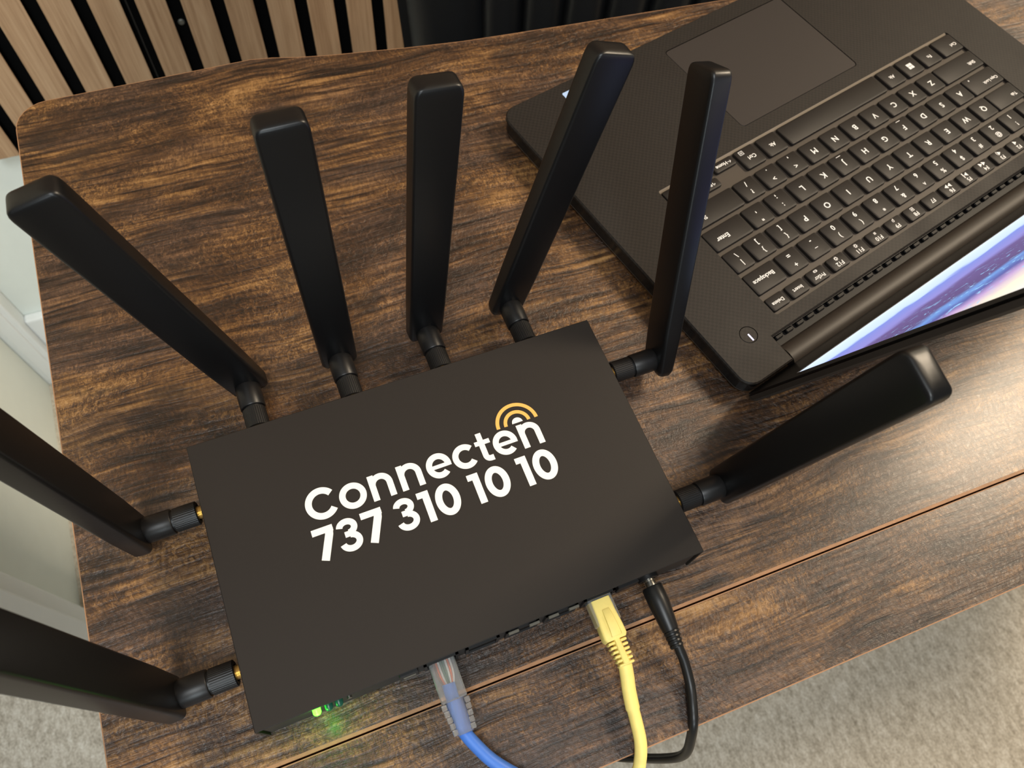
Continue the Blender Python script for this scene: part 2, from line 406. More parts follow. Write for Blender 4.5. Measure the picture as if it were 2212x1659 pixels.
# ------------------------------------------------------------------ router
RX, RY, RYAW = -71.06, 40.80, math.radians(1.141)
W, D, H = 208.2, 132.2, 30.0
router = empty('wifi_router', (RX, RY, 0), RYAW)
tag(router, 'flat black router with eight paddle antennas and white lettering on its lid', 'router')
bm = bmesh.new()
box(bm, 0, W, 0, D, H-1.3, H, bevel=0.35); box(bm, 0, 1.2, 0, D, 3, H-0.6); box(bm, W-1.2, W, 0, D, 3, H-0.6)
cover = from_bm('case_cover', bm, 'case', router)
bm = bmesh.new(); box(bm, 1.3, W-1.3, 1.0, D-0.8, 2.2, H-1.35, bevel=0.4); chassis = from_bm('chassis', bm, 'case_dark', router)
for fx in (14, W-14):
    for fy in (14, D-14):
        bm = bmesh.new(); lathe(bm, [(5, 0), (5.5, 0.6), (5.5, 2.4)], 16); f = from_bm('rubber_foot', bm, 'vent', router, True); f.location = (fx*S, fy*S, 0)

# lettering built from strokes
_rz = [0]
def ribbon(bm, pts, wd, z0=H, z1=H+0.12, closed=False):
    _rz[0] = (_rz[0]+1) % 4; z1 = z1+0.02*_rz[0]
    P = [Vector(p) for p in pts]; n = len(P); Lr = []; Rr = []
    for i in range(n):
        a = P[i-1] if (i or closed) else P[i]; c = P[(i+1) % n] if (i < n-1 or closed) else P[i]
        e1 = (P[i]-a); e2 = (c-P[i])
        if e1.length < 1e-6: e1 = e2
        if e2.length < 1e-6: e2 = e1
        e1.normalize(); e2.normalize(); n1 = Vector((-e1.y, e1.x)); n2 = Vector((-e2.y, e2.x))
        nn = n1+n2; nn = nn/max(0.25, nn.length_squared/2)
        Lr.append(P[i]+nn*wd/2); Rr.append(P[i]-nn*wd/2)
    mk = lambda q, z: bm.verts.new((q.x*S, q.y*S, z*S))
    LT = [mk(q, z1) for q in Lr]; RT = [mk(q, z1) for q in Rr]; LB = [mk(q, z0-0.05) for q in Lr]; RB = [mk(q, z0-0.05) for q in Rr]
    rng = range(n if closed else n-1)
    for i in rng:
        j = (i+1) % n
        bm.faces.new([RT[i], RT[j], LT[j], LT[i]]); bm.faces.new([LB[i], LT[i], LT[j], LB[j]]); bm.faces.new([RB[j], RT[j], RT[i], RB[i]])
    if not closed:
        for i in (0, n-1): bm.faces.new([RB[i], RT[i], LT[i], LB[i]])
def arc(cx, cy, rx, ry, a0, a1, n=28): return [(cx+rx*math.cos(math.radians(a0+(a1-a0)*i/n)), cy+ry*math.sin(math.radians(a0+(a1-a0)*i/n))) for i in range(n+1)]
BL, XH, SW = 75.8, 88.5, 2.95
def letter(fn, name='letter', mat='white'):
    bm = bmesh.new(); fn(bm); return from_bm(name, bm, mat, cover)
def let_n(x0, x1):
    def f(bm):
        ribbon(bm, [(x0+SW/2, BL), (x0+SW/2, XH)], SW)
        rr = (x1-x0)/2-SW/2; cx = (x0+x1)/2
        ribbon(bm, [(x1-SW/2, BL), (x1-SW/2, XH-SW/2-rr)]+arc(cx, XH-SW/2-rr, rr, rr, 0, 168)[1:], SW)
    return f
def let_e(cx):
    cy = (BL+XH)/2; R = (XH-BL)/2-SW/2; RXX = 6.1-SW/2
    def f(bm):
        ribbon(bm, arc(cx, cy, RXX, R, -6, 312, 44), SW); ribbon(bm, [(cx-RXX, cy-0.35), (cx+RXX+SW/2-0.05, cy-0.35)], 1.9)
    return f
def let_c(cx, cy, R, sw, gap=38): return lambda bm: ribbon(bm, arc(cx, cy, R*0.985, R, gap, 360-gap, 44), sw)
letter(let_c(51.4, 83.6, 7.75-1.55, 3.1, 36))
letter(lambda bm: ribbon(bm, arc(65.7, 82.15, 6.35-SW/2, 6.35-SW/2, 0, 360, 44)[:-1], SW, closed=True))
letter(let_n(74.0, 85.1)); letter(let_n(88.0, 99.2)); letter(let_e(107.7)); letter(let_c(121.1, 82.15, 6.3-SW/2, SW, 40))
def let_t(bm):
    x = 130.6
    ribbon(bm, [(x, 91.2), (x, BL+3.4)]+arc(x+2.0, BL+3.4, 2.0, 1.95, 180, 270, 8)[1:]+[(134.2, BL+1.45)], 2.8); ribbon(bm, [(127.3, 86.1), (134.9, 86.1)], 2.3)
letter(let_t); letter(let_e(141.75)); letter(let_n(149.6, 160.4))
D0, D1, DW = 57.4, 72.7, 3.35
def dig7(x0, x1): return lambda bm: (ribbon(bm, [(x0, D1-1.55), (x1-0.1, D1-1.55)], 3.1), ribbon(bm, [(x1-1.75, D1-1.2), (x1-2.4, D1-4.2), (x0+2.7, D0)], 3.6))
def dig3(x0, x1):
    cx = (x0+x1)/2
    def f(bm):
        w3 = 2.9; ru = 2.75; cu_ = D1+0.25-w3/2-ru; rl = 3.2; cl_ = D0-0.2+w3/2+rl; ym = (cu_-ru+cl_+rl)/2
        ribbon(bm, arc(cx-0.2, cu_, 3.4, ru, 172, -84, 28), w3); ribbon(bm, arc(cx, cl_, 3.8, rl, 84, -172, 30), w3)
        ribbon(bm, [(cx-1.9, ym), (cx+0.9, ym)], 2.7)
    return f
def dig1(x0, x1): return lambda bm: (ribbon(bm, [(x1-DW/2-0.25, D0), (x1-DW/2-0.25, D1)], DW), ribbon(bm, [(x0, D1-1.5), (x1-0.3, D1-1.5)], 3.0))
def dig0(x0, x1):
    cx, cy = (x0+x1)/2, (D0+D1)/2
    return lambda bm: ribbon(bm, arc(cx, cy, (x1-x0)/2-DW/2, (D1-D0)/2-DW/2+0.2, 0, 360, 44)[:-1], DW, closed=True)
for fn, a, b in ((dig7, 43.1, 52.9), (dig3, 53.6, 64.2), (dig7, 65.7, 75.7), (dig3, 80.6, 91.2), (dig1, 92.8, 98.8), (dig0, 100.4, 112.0),
                 (dig1, 117.8, 123.6), (dig0, 125.2, 136.9), (dig1, 142.4, 148.2), (dig0, 149.7, 161.4)):
    letter(fn(a, b), 'digit')
def dotf(bm):
    pts = [(151.3+2.75*math.cos(math.radians(a)), 89.9+2.75*math.sin(math.radians(a))) for a in range(0, 181, 12)]
    prism(bm, pts, [], H-0.05, H+0.12)
letter(dotf, 'signal_dot')
letter(lambda bm: ribbon(bm, arc(151.2, 89.7, 6.0, 6.0, 0, 180, 28), 1.75), 'signal_arc', 'gold')
letter(lambda bm: ribbon(bm, arc(151.2, 89.7, 9.95, 9.95, 0, 180, 36), 1.8), 'signal_arc', 'gold')

# front panel: lights and sockets
for i, (x, m_) in enumerate(((24.4, 'green'), (29.6, 'green_dim'), (34.0, 'green_dim'), (38.6, 'steel'))):
    bm = bmesh.new(); lathe(bm, [(1.75, 0), (1.75, 2.2), (1.2, 3.0), (0.4, 3.3)], 16) if i < 3 else lathe(bm, [(1.0, 0), (1.0, 1.6)], 12)
    l = from_bm('indicator_light' if i < 3 else 'reset_button', bm, m_, chassis, True)
    l.matrix_local = Matrix.Translation(Vector((x, 1.2, 22.5))*S) @ Matrix.Rotation(math.radians(90), 4, 'X')
pl = bpy.data.lights.new('indicator_glow', 'POINT'); pl.energy = 0.008; pl.color = (0.15, 1.0, 0.08); pl.shadow_soft_size = 0.002
plo = link(bpy.data.objects.new('indicator_glow', pl), chassis); plo.location = (24.4*S, -4.5*S, 24*S)
def socket(cx, tabs=True):
    bm = bmesh.new()
    for d_ in ((cx-8.0, cx+8.0, -0.2, 1.2, 20.8, 22.2), (cx-8.0, cx+8.0, -0.2, 1.2, 7.0, 8.2), (cx-8.0, cx-6.6, -0.2, 1.2, 7, 22.2), (cx+6.6, cx+8.0, -0.2, 1.2, 7, 22.2)): box(bm, *d_)
    o = from_bm('ethernet_port', bm, 'nut', chassis)
    bxo('port_opening', (cx-6.6, cx+6.6, 0.6, 1.15, 8.2, 20.8), 'hole', o)
    if tabs:
        for dx in (-7.4, 2.6): bxo('shield_tab', (cx+dx, cx+dx+5.0, -1.3, -0.1, 22.0, 24.6), 'dullsteel', o, 0.2)
for cx, tb in ((79.6, False), (99.0, False), (118.2, True), (137.5, True), (156.4, False)): socket(cx, tb)
bxo('usb_port', (60.5, 69.0, -0.8, 1.2, 12, 24.6), 'nut', chassis, 0.3); bxo('usb_port_tongue', (62, 67.6, -1.1, -0.7, 16.5, 19), 'dullsteel', chassis)
bxo('card_slot', (165.5, 176.0, -0.7, 1.2, 14, 23), 'nut', chassis, 0.3)
bm = bmesh.new(); lathe(bm, [(5.2, 0), (5.2, 2.2), (3.2, 2.3), (3.2, 1.0)], 20); dj = from_bm('power_socket', bm, 'nut', chassis, True)
dj.matrix_local = Matrix.Translation(Vector((182.6, 1.4, 15))*S) @ Matrix.Rotation(math.radians(90), 4, 'X')

# antennas: paddle (origin at its hinge), hinge knuckle, collar, knurled nut, threaded brass connector
LA = 149.0
def paddle_mesh():
    bm = bmesh.new(); rings = []
    def ring(z, w_, t_, rr):
        rr = min(rr, w_/2-0.1, t_/2-0.1)
        return [(x, y, z) for x, y in rrect(-w_/2, w_/2, -t_/2, t_/2, rr, 4)]
    for z, w_, t_, rr in ((-8.0, 14.5, 5.0, 2), (-7.0, 17.0, 7.2, 2.2), (-4.0, 18.8, 9.0, 2.4), (20, 19.2, 9.8, 1.8), (LA-14, 20.6, 10.4, 1.6), (LA-5, 20.6, 10.4, 1.6), (LA-2.8, 20.1, 10.4, 1.6), (LA-1.3, 18.9, 10.2, 1.6), (LA-0.5, 17.4, 9.8, 1.6), (LA, 15.4, 8.8, 1.6), (LA+0.35, 12.0, 6.4, 1.6), (LA+0.5, 7.0, 3.4, 1.2)):
        rings.append(ring(z, w_, t_, rr))
    loft(bm, rings); return bm
proto = None
def antenna(px, py, cdir, d):
    """px,py: where the connector leaves the case (router frame); cdir: outward direction; d: paddle direction"""
    global proto
    c = Vector((*cdir, 0)); d = Vector(d).normalized(); h = c.cross(d).normalized(); nrm = d.cross(h).normalized()
    piv = Vector((px, py, 17))+c*32.5
    MP = Matrix((h, nrm, d)).transposed().to_4x4(); MP.translation = piv*S
    zx = Vector((0, 0, 1)); MC = Matrix((zx.cross(c), zx, c)).transposed().to_4x4()
    MC.translation = Vector((px, py, 17))*S
    if proto is None:
        a = from_bm('antenna', paddle_mesh(), 'ant', router, True)
        bm = bmesh.new(); lathe(bm, [(5.0, 15.5), (5.95, 15.6), (6.2, 16.1), (6.3, 27.4), (5.7, 28.8), (4.6, 29.4)], 28); k1 = from_bm('collar', bm, 'nut', a, True)
        bm = bmesh.new(); lathe(bm, [(3.9, 5.0), (3.9, 4.0), (5.1, 3.9), (5.75, 4.3), (5.75, 14.5), (5.0, 14.6), (5.0, 15.8)], 80, knurl=0.16); k2 = from_bm('knurled_nut', bm, 'nut', a, True)
        bm = bmesh.new(); prof = []
        for i in range(11): prof += [(3.15, i*0.5), (2.85, i*0.5+0.25)]
        lathe(bm, prof, 18); k3 = from_bm('threaded_connector', bm, 'brass', a, True)
        bm = bmesh.new(); box(bm, -4.0, 4.0, -4.6, 4.6, 28.5, 35, bevel=1.0, seg=2); k4 = from_bm('hinge_knuckle', bm, 'ant', a, True)
        proto = (a, [k1, k2, k3, k4]); kids = proto[1]
    else:
        a = proto[0].copy(); link(a); kids = []
        for k in proto[1]:
            q = k.copy(); link(q); q.parent = a; kids.append(q)
    a.matrix_basis = MP
    for k in kids: k.matrix_basis = MP.inverted() @ MC
for x, d in ((32.5, (-.245, .087, .965)), (80.5, (.020, .108, .994)), (128.5, (.108, .117, .987)), (176.5, (.308, .133, .942))): antenna(x, D, (0, 1), d)
antenna(W, 104, (1, 0), (.165, .455, .875)); antenna(W, 28, (1, 0), (.088, -.123, .988))
antenna(0, 104, (-1, 0), (-.06, .04, 1.0)); antenna(0, 28, (-1, 0), (-.06, .055, 1.0))

# ------------------------------------------------------------------ cables (coordinates in the router's frame)
ROT = Matrix.Rotation(RYAW, 3, 'Z')
def cable_empty(name, x, y, z):
    q = ROT @ Vector((x, y, z)); e = empty(name, (RX+q.x, RY+q.y, q.z), RYAW)
    return e, Vector((x, y, z))
# blue network cable with clear plug
e, o0 = cable_empty('network_cable', 79.6, 0, 14.5)
tag(e, 'blue network cable with a clear plug in the router front', 'cable', 'network cables')
q = lambda pts: [Vector(p)-o0 for p in pts]
bm = bmesh.new(); box(bm, -5.9, 5.9, -17, 4, -4.2, 4.2, bevel=0.5); plug = from_bm('plug', bm, 'clear', e)
bm = bmesh.new()
for i in range(5):
    y = -17.3-i*2.7; w_ = 6.4-i*0.3; box(bm, -w_, -w_+2.3, y-2.4, y, -2.6, 3.2-i*0.1, bevel=0.25); box(bm, w_-2.3, w_, y-2.4, y, -2.6, 3.2-i*0.1, bevel=0.25)
loft(bm, [[(x*w_, y, z*w_) for x, z in circ(0, 0, 1, 16)] for y, w_ in ((-16.5, 4.4), (-24, 4.1), (-31, 3.7))])
from_bm('strain_relief', bm, 'clear', e, False)
for i, m_ in enumerate(('w_br', 'w_or', 'w_wh', 'w_gr', 'w_gr', 'w_wh', 'w_or', 'w_wh')):
    x = -3.6+i*1.02
    bm = bmesh.new(); tube(bm, catmull([(x, 3, 0.4), (x, -4, 0.4), (x*0.8, -8, 0.2), (x*0.35, -12, 0)], 5), 0.48, 8); from_bm('wire', bm, m_, plug, True)
bm = bmesh.new(); tube(bm, catmull(q([(79.4, -9.5, 14.0), (79.0, -18, 13.2), (78.8, -26, 11.5), (79.6, -31, 10), (82.4, -37.4, 8), (86.2, -44.3, 6), (91.5, -51, 4.0), (99, -59, 3.2), (108, -68, 0), (114, -74, -14), (118, -78, -60), (124, -80, -200), (130, -82, -420), (134, -84, -640), (150, -90, -731), (200, -110, -736)]), 8), 2.95, 14)
from_bm('cord', bm, 'blue', e, True)
# yellow network cable
e, o0 = cable_empty('network_cable', 156.4, 0, 14.5)
tag(e, 'yellow network cable with a ribbed yellow boot plugged beside the power lead', 'cable', 'network cables')
bm = bmesh.new(); box(bm, -5.9, 5.9, -12, 4, -4.1, 4.1, bevel=0.4); from_bm('plug', bm, 'clear', e)
bm = bmesh.new()
loft(bm, [[(x, y, z) for x, z in rrect(-w_/2, w_/2, -h_/2, h_/2, 1.2, 3)] for y, w_, h_ in ((-0.8, 9.6, 9.0), (-8, 10.0, 9.2), (-14, 11.0, 9.0), (-18.5, 11.2, 8.6), (-19.8, 9.6, 7.6))])
bt = from_bm('boot', bm, 'yellow', e, True)
bm = bmesh.new(); loft(bm, [[(x+dx, y, z+4.4) for x, z in rrect(-w_/2, w_/2, -h_/2, h_/2, 0.5, 2)] for y, w_, h_, dx in ((-6.0, 3.6, 1.0, 0.4), (-9, 4.0, 3.0, 0.4), (-15, 4.6, 2.8, 0.5), (-18.4, 5.0, 0.8, 0.5))]); from_bm('latch_guard', bm, 'yellow', bt, True)
bm = bmesh.new()
box(bm, -1.5, 1.5, -31, -19, -3.3, 3.6, bevel=0.5)
loft(bm, [[(x*2.4, y, z*2.4-0.2) for x, z in circ(0, 0, 1, 12)] for y in (-31, -19)])
for i in range(6):
    y = -20.2-i*2.0; hw = 4.5-i*0.16; box(bm, -hw, hw, y-1.25, y, -3.1, 3.1, bevel=0.4)
from_bm('strain_relief', bm, 'yellow', e, True)
bm = bmesh.new(); path = catmull([Vector(p)-o0 for p in [(156.3, -26, 13.8), (156.2, -31, 13.0), (155.3, -36, 11.2), (154.1, -41, 9.6), (152.7, -48, 8.4), (151.6, -55, 7.8), (150.2, -62.5, 6.4), (148, -69, 2.0), (145.4, -74, -6), (143, -78.5, -40), (142, -81, -180), (141, -83, -420), (142, -86, -650), (156, -96, -731), (210, -120, -736)]], 8)
tube(bm, path, lambda t: 3.3 if t < .3 else 2.9, 14, rx=lambda t: 2.7, twist=2.2); from_bm('cord', bm, 'yellow', e, True)
# power lead
e, o0 = cable_empty('power_cable', 182.6, 0, 15)
tag(e, 'black power cable with a barrel plug hanging over the desk edge', 'cable')
bm = bmesh.new(); loft(bm, [[(x, y, z) for x, z in circ(0, 0, r_, 20)] for y, r_ in ((3, 2.7), (-1.5, 2.75), (-1.6, 2.5), (-3.4, 2.75), (-4.6, 2.75))]); from_bm('barrel_tip', bm, 'steel', e, True)
bm = bmesh.new(); rr_ = []
for y, r_, dz in ((-4.2, 4.6, 0), (-4.8, 5.0, 0), (-12, 5.1, -0.2), (-20, 4.4, -1.0), (-25, 3.9, -1.8)):
    n = 36; rr_.append([((r_-(0.25 if (k % 2 and y > -13 and y < -4.5) else 0))*math.cos(2*math.pi*k/n), y, dz+(r_-(0.25 if (k % 2 and y > -13 and y < -4.5) else 0))*math.sin(2*math.pi*k/n)) for k in range(n)])
loft(bm, rr_); pg = from_bm('plug', bm, 'blackc', e, True)
bm = bmesh.new()
loft(bm, [[(x, y, z+dz) for x, z in circ(0, 0, r_, 16)] for y, r_, dz in ((-24.5, 3.7, -1.7), (-33, 3.0, -4.0))])
for i in range(4):
    y = -25.5-i*2.0; rad = 3.9-i*0.18
    loft(bm, [[(x, yy, z-1.9-i*0.52) for x, z in circ(0, 0, r_, 16)] for yy, r_ in ((y, rad-0.3), (y-0.2, rad), (y-1.0, rad), (y-1.2, rad-0.3))])
from_bm('strain_relief', bm, 'blackc', pg, True)
bm = bmesh.new(); tube(bm, catmull([Vector(p)-o0 for p in [(183.2, -30, 11.4), (183.5, -34, 10.0), (183.8, -40, 7.5), (182.6, -50, 4.2), (179.5, -59, 3.0), (177.2, -65, 1.0), (175.6, -71, -8), (174.4, -75.5, -18), (172.4, -77.2, -28), (167.5, -76, -40), (161, -73.0, -56), (150, -67, -80), (130, -50, -130), (120, -40, -300), (120, -42, -600), (130, -60, -731), (180, -120, -737)]], 8), 2.35, 12)
from_bm('cord', bm, 'blackc', e, True)

# ------------------------------------------------------------------ laptop (local frame: x to the user's right, y towards the hinge, origin under the Q key)
lap = empty('laptop', (460.42, 251.27, 0), math.radians(-165.373))
tag(lap, 'open black laptop with lit screen turned away on the desk', 'laptop')
X0, X1, Y0, Y1 = -77.5, 280.0, -168.0, 66.0
NX0, NX1, NY = -43.5, 246.0, 48.8
def corner(cx, cy, r_, a0, a1, n=6): return arc(cx, cy, r_, r_, a0, a1, n)
outline = corner(X1-11, Y0+11, 11, -90, 0)+corner(X1-9, Y1-9, 9, 0, 90)+[(NX1, Y1), (NX1, NY), (NX0, NY), (NX0, Y1)]+corner(X0+9, Y1-9, 9, 90, 180)+corner(X0+11, Y0+11, 11, 180, 270)
WELL = (-36.8, 234.8, -64.4, 40.2)
well_hole = list(reversed(rrect(*WELL, 2.0, 3)))
PAD = (44.5, 152.8, -154.0, -75.5)
pad_hole = list(reversed(rrect(PAD[0]-0.5, PAD[1]+0.5, PAD[2]-0.5, PAD[3]+0.5, 3.0, 3)))
PB = (256.9, 40.7)
pb_hole = list(reversed(circ(*PB, 5.35, 28)))
DZT = 15.0
bm = bmesh.new(); prism(bm, outline, [well_hole, pad_hole, pb_hole], 12.6, DZT, bev=0.8); deck = from_bm('deck', bm, 'deck', lap)
full = corner(X1-12, Y0+12, 11, -90, 0)+corner(X1-10, Y1-10, 9, 0, 90)+corner(X0+10, Y1-10, 9, 90, 180)+corner(X0+12, Y0+12, 11, 180, 270)
bm = bmesh.new()
# chassis under the deck; its rear stays below the hinge
fr = corner(X1-11.6, Y0+11.6, 11, -90, 0)+corner(X1-9.6, Y1-9.6, 9, 0, 90)+[(NX1, Y1-0.6), (NX1, NY+0.2), (NX0, NY+0.2), (NX0, Y1-0.6)]+corner(X0+9.6, Y1-9.6, 9, 90, 180)+corner(X0+11.6, Y0+11.6, 11, 180, 270)
prism(bm, fr, [], 4.6, 12.55); from_bm('chassis_side', bm, 'chassis', lap)
bm = bmesh.new(); prism(bm, full, [], 3.2, 4.6); prism(bm, inset(full, 10), [], 1.2, 3.2); bt = from_bm('bottom_cover', bm, 'chassis_low', lap)
for fy in (-150, 48): bxo('rubber_strip', (-40, 240, fy-5, fy+5, 0, 1.2), 'vent', bt)
# keyboard floor inside the well
bxo('keyboard_tray', (WELL[0]+0.1, WELL[1]-0.1, WELL[2]+0.1, WELL[3]-0.1, 12.62, 13.1), 'well', lap)
bm = bmesh.new(); loft(bm, [[(xx, y, z) for y, z in ((-64.3, 12.7), (-62.7, 12.7), (-62.9, 13.6), (-64.3, 14.8))] for xx in (WELL[0]+0.6, WELL[1]-0.6)]); from_bm('well_front_rim_lit', bm, 'rim_lit', lap)  # added strip, its pale colour stands for light catching the well's front wall
bm = bmesh.new(); prism(bm, rrect(*PAD, 2.6, 3), [], 12.7, 14.85, bev=0.15); from_bm('touchpad', bm, 'pad', lap)
bm = bmesh.new(); prism(bm, circ(*PB, 5.05, 32), [], 12.7, 14.95, bev=0.2); pb = from_bm('power_button', bm, 'deck', lap)
bxo('power_light', (PB[0]-0.45, PB[0]+0.45, PB[1]-0.4, PB[1]+4.2, 14.9, 15.02), 'glow', pb)
bm = bmesh.new(); prism(bm, rrect(221, 236.2, -160, -148.5, 1.0, 3), [], 14.99, 15.1); from_bm('sticker', bm, 'sticker', lap)

# key legends
_tc = {}
def text_mesh(body, size):
    k = (body, size)
    if k in _tc: return _tc[k]
    cu = bpy.data.curves.new('legend', 'FONT'); cu.body = body; cu.size = size*S; cu.align_x = 'CENTER'; cu.align_y = 'CENTER'; cu.fill_mode = 'FRONT' if hasattr(cu, 'fill_mode') else cu.fill_mode
    cu.resolution_u = 3; cu.offset = size*S*0.018
    ob = bpy.data.objects.new('legend', cu); COL.objects.link(ob)
    me = bpy.data.meshes.new_from_object(ob); bpy.data.objects.remove(ob); bpy.data.curves.remove(cu)
    me.name = 'legend'; me.materials.clear(); me.materials.append(MAT['legend']); _tc[k] = me; return me
_km = {}
def key_mesh(w_, h_):
    k = (round(w_, 1), round(h_, 1))
    if k in _km: return _km[k]
    bm = bmesh.new(); rings = []
    for z, g_ in ((13.1-15, 0.0), (14.2-15, 0.05), (14.8-15, 0.25), (0, 0.7)):
        rings.append([(x, y, z) for x, y in rrect(-w_/2+g_, w_/2-g_, -h_/2+g_, h_/2-g_, 1.5-g_*0.5, 3)])
    loft(bm, rings); bmesh.ops.recalc_face_normals(bm, faces=bm.faces)
    me = bpy.data.meshes.new('key'); bm.to_mesh(me); bm.free()
    for f in me.polygons: f.use_smooth = True
    me.set_sharp_from_angle(angle=math.radians(30)); me.materials.append(MAT['keym']); _km[k] = me; return me
def key(x0, x1, yc, h_, legends):
    o = bpy.data.objects.new('key', key_mesh(x1-x0, h_)); link(o, lap); o.location = ((x0+x1)/2*S, yc*S, (DZT+0.35)*S)
    for body, dx, dy, size in legends:
        me = text_mesh(body, size) if isinstance(body, str) else body
        t = bpy.data.objects.new('legend', me); link(t, o); t.location = (dx*S, dy*S, 0.06*S)
KW, KH = 16.3, 15.1
PV = 17.84
def std(cx, yc, leg): key(cx-KW/2, cx+KW/2, yc, KH, leg)
fl = ['Esc']+['F%d' % i for i in range(1, 13)]+['PrtScr', 'Insert', 'Delete']
icons = {2: '\u25c4', 3: '\u25c4)', 4: '\u25c4\u25c4', 5: '\u25ba\u2016', 6: '\u25ba\u25ba', 8: '\u25a3', 9: '\u03c1', 10: '\u2261', 11: '\u263c', 12: '\u263c', 13: '\u00ab\u00bb'}
for i, n_ in enumerate(fl):
    cx = -27.6+17.07*i; x0, x1 = cx-7.0, cx+7.0
    if i == 15: x0, x1 = 220.6, 234.2
    sz = 3.9 if len(n_) <= 3 else 3.2
    lg = [(n_, 0, 1.6 if i in icons else 0.4, sz)]
    if i in icons: lg.append((icons[i], 0, -2.3, 3.2))
    key(x0, x1, 33.6, 9.2, lg)
num = [('`', '~'), ('1', '!'), ('2', '@'), ('3', '#'), ('4', '$'), ('5', '%'), ('6', '^'), ('7', '&'), ('8', '*'), ('9', '('), ('0', ')'), ('-', '_'), ('=', '+')]
for i, (a, b) in enumerate(num): std(-28.2+19.05*i if i else -28.2, PV, [(a, -0.2, -3.6, 4.9), (b, -0.2, 3.3, 4.6)])
key(210.6, 234.2, PV, KH, [('Backspace', 0.6, -0.4, 3.9)])
key(-36.2, -9.4, 0, KH, [('Tab', -7.2, 2.2, 3.4)])
for i, c_ in enumerate('QWERTYUIOP'): std(19.05*i, 0, [(c_, 0, 0, 5.7)])
for i, (a, b) in enumerate((('[', '{'), (']', '}'))): std(190.5+19.05*i, 0, [(a, -0.5, -3.0, 4.6), (b, -0.5, 3.2, 4.6)])
key(219.2, 234.2, 0, KH, [('\\', -0.5, -3.0, 4.6), ('|', -0.5, 3.2, 4.6)])
key(-36.2, -5.7, -PV, KH, [('Caps Lock', -5.6, 2.4, 3.3), ('\u2022', 9.5, -5.0, 4)])
for i, c_ in enumerate('ASDFGHJKL'):
    lg = [(c_, 0, 0, 5.7)]
    if c_ in 'FJ': lg.append(('\u2014', 0, -5.6, 3.6))
    std(3.7+19.05*i, -PV, lg)
std(175.2, -PV, [(';', 0, -3.4, 5), (':', 0, 3.2, 5)]); std(194.2, -PV, [("'", 0, -3.4, 5), ('"', 0, 3.2, 5)])
key(203.8, 234.2, -PV, KH, [('Enter', 4.8, 1.0, 4.3)])
key(-36.2, 3.7, -2*PV, KH, [('Shift', -11.5, 2.0, 3.7)])
for i, c_ in enumerate('ZXCVBNM'): std(13.2+19.05*i, -2*PV, [(c_, 0, 0, 5.7)])
for i, (a, b) in enumerate(((',', '<'), ('.', '>'), ('/', '?'))): std(146.6+19.05*i, -2*PV, [(a, 0, -3.6, 5), (b, 0, 2.6, 4.6)])
key(194.3, 234.2, -2*PV, KH, [('Shift', 11, 2.0, 3.7)])
YB = -54.6
key(-36.2, -16.2, YB, KH+0.6, [('Ctrl', -4.6, 1.6, 3.5)]); key(-13.6, 2.7, YB, KH+0.6, [('Fn', -0.5, 0.8, 3.8)])
bm = bmesh.new()
for sx in (-1, 1):
    for sy in (-1, 1): prism(bm, [(x+sx*1.25, y+sy*1.25) for x, y in ((-1.1, -1.1), (1.1, -1.1), (1.1, 1.1), (-1.1, 1.1))], [], 0, 0.05)
wm = bpy.data.meshes.new('legend'); bm.to_mesh(wm); bm.free(); wm.materials.append(MAT['legend'])
key(5.4, 21.7, YB, KH+0.6, [(wm, 0, 0.2, 1)]); key(24.4, 41.0, YB, KH+0.6, [('Alt', 0, 0.4, 3.7)])
key(43.7, 136.0, YB, KH+0.6, [])
key(138.6, 155.4, YB, KH+0.6, [('Alt', 0, 0.6, 3.8)])
bm = bmesh.new()
for d_ in ((-1.7, 1.7, 1.2, 1.5), (-1.7, 1.7, -1.5, -1.2), (-1.7, -1.4, -1.2, 1.2), (1.4, 1.7, -1.2, 1.2), (-.9, .9, .4, .6), (-.9, .9, -.1, .1), (-.9, .9, -.6, -.4)): box(bm, *d_, 0, 0.05)
mm = bpy.data.meshes.new('legend'); bm.to_mesh(mm); bm.free(); mm.materials.append(MAT['legend'])
key(158.2, 174.6, YB, KH+0.6, [('Ctrl', -1.0, 0.8, 3.9), (mm, 3.6, -4.6, 1)])
key(176.8, 194.2, -58.6, 7.4, [('\u2190Home', 0, 0, 3.6)])
key(196.6, 213.6, -50.4, 7.0, [('\u2191PgUp', 0, 0, 3.3)]); key(196.6, 213.6, -58.7, 7.2, [('\u2193PgDn', 0, 0, 3.3)])
key(216.0, 234.0, -58.6, 7.4, [('End\u2192', 0.6, 0, 3.6)])

# vent, hinge and lid
bm = bmesh.new()
box(bm, NX0+0.3, NX1-0.3, NY+0.1, 58, 4.7, 9.5)
x = NX0+4
while x < NX1-8:
    box(bm, x, x+5.2, NY+0.2, NY+2.6, 9.0, 11.6, bevel=0.5); x += 8.4
from_bm('vent_grille', bm, 'vent', lap)
bm = bmesh.new()
prof = [(54.5, 8.0), (55.0, 10.5), (56.6, 12.6), (59.4, 13.9), (62.5, 14.2), (65.6, 13.6), (67.8, 11.5), (68.0, 6.0), (60, 4.9)]
loft(bm, [[(xx, y, z) for y, z in prof] for xx in (NX0+0.8, NX1-0.8)]); from_bm('hinge_cover', bm, 'hinge', lap, True)
A = math.radians(73)
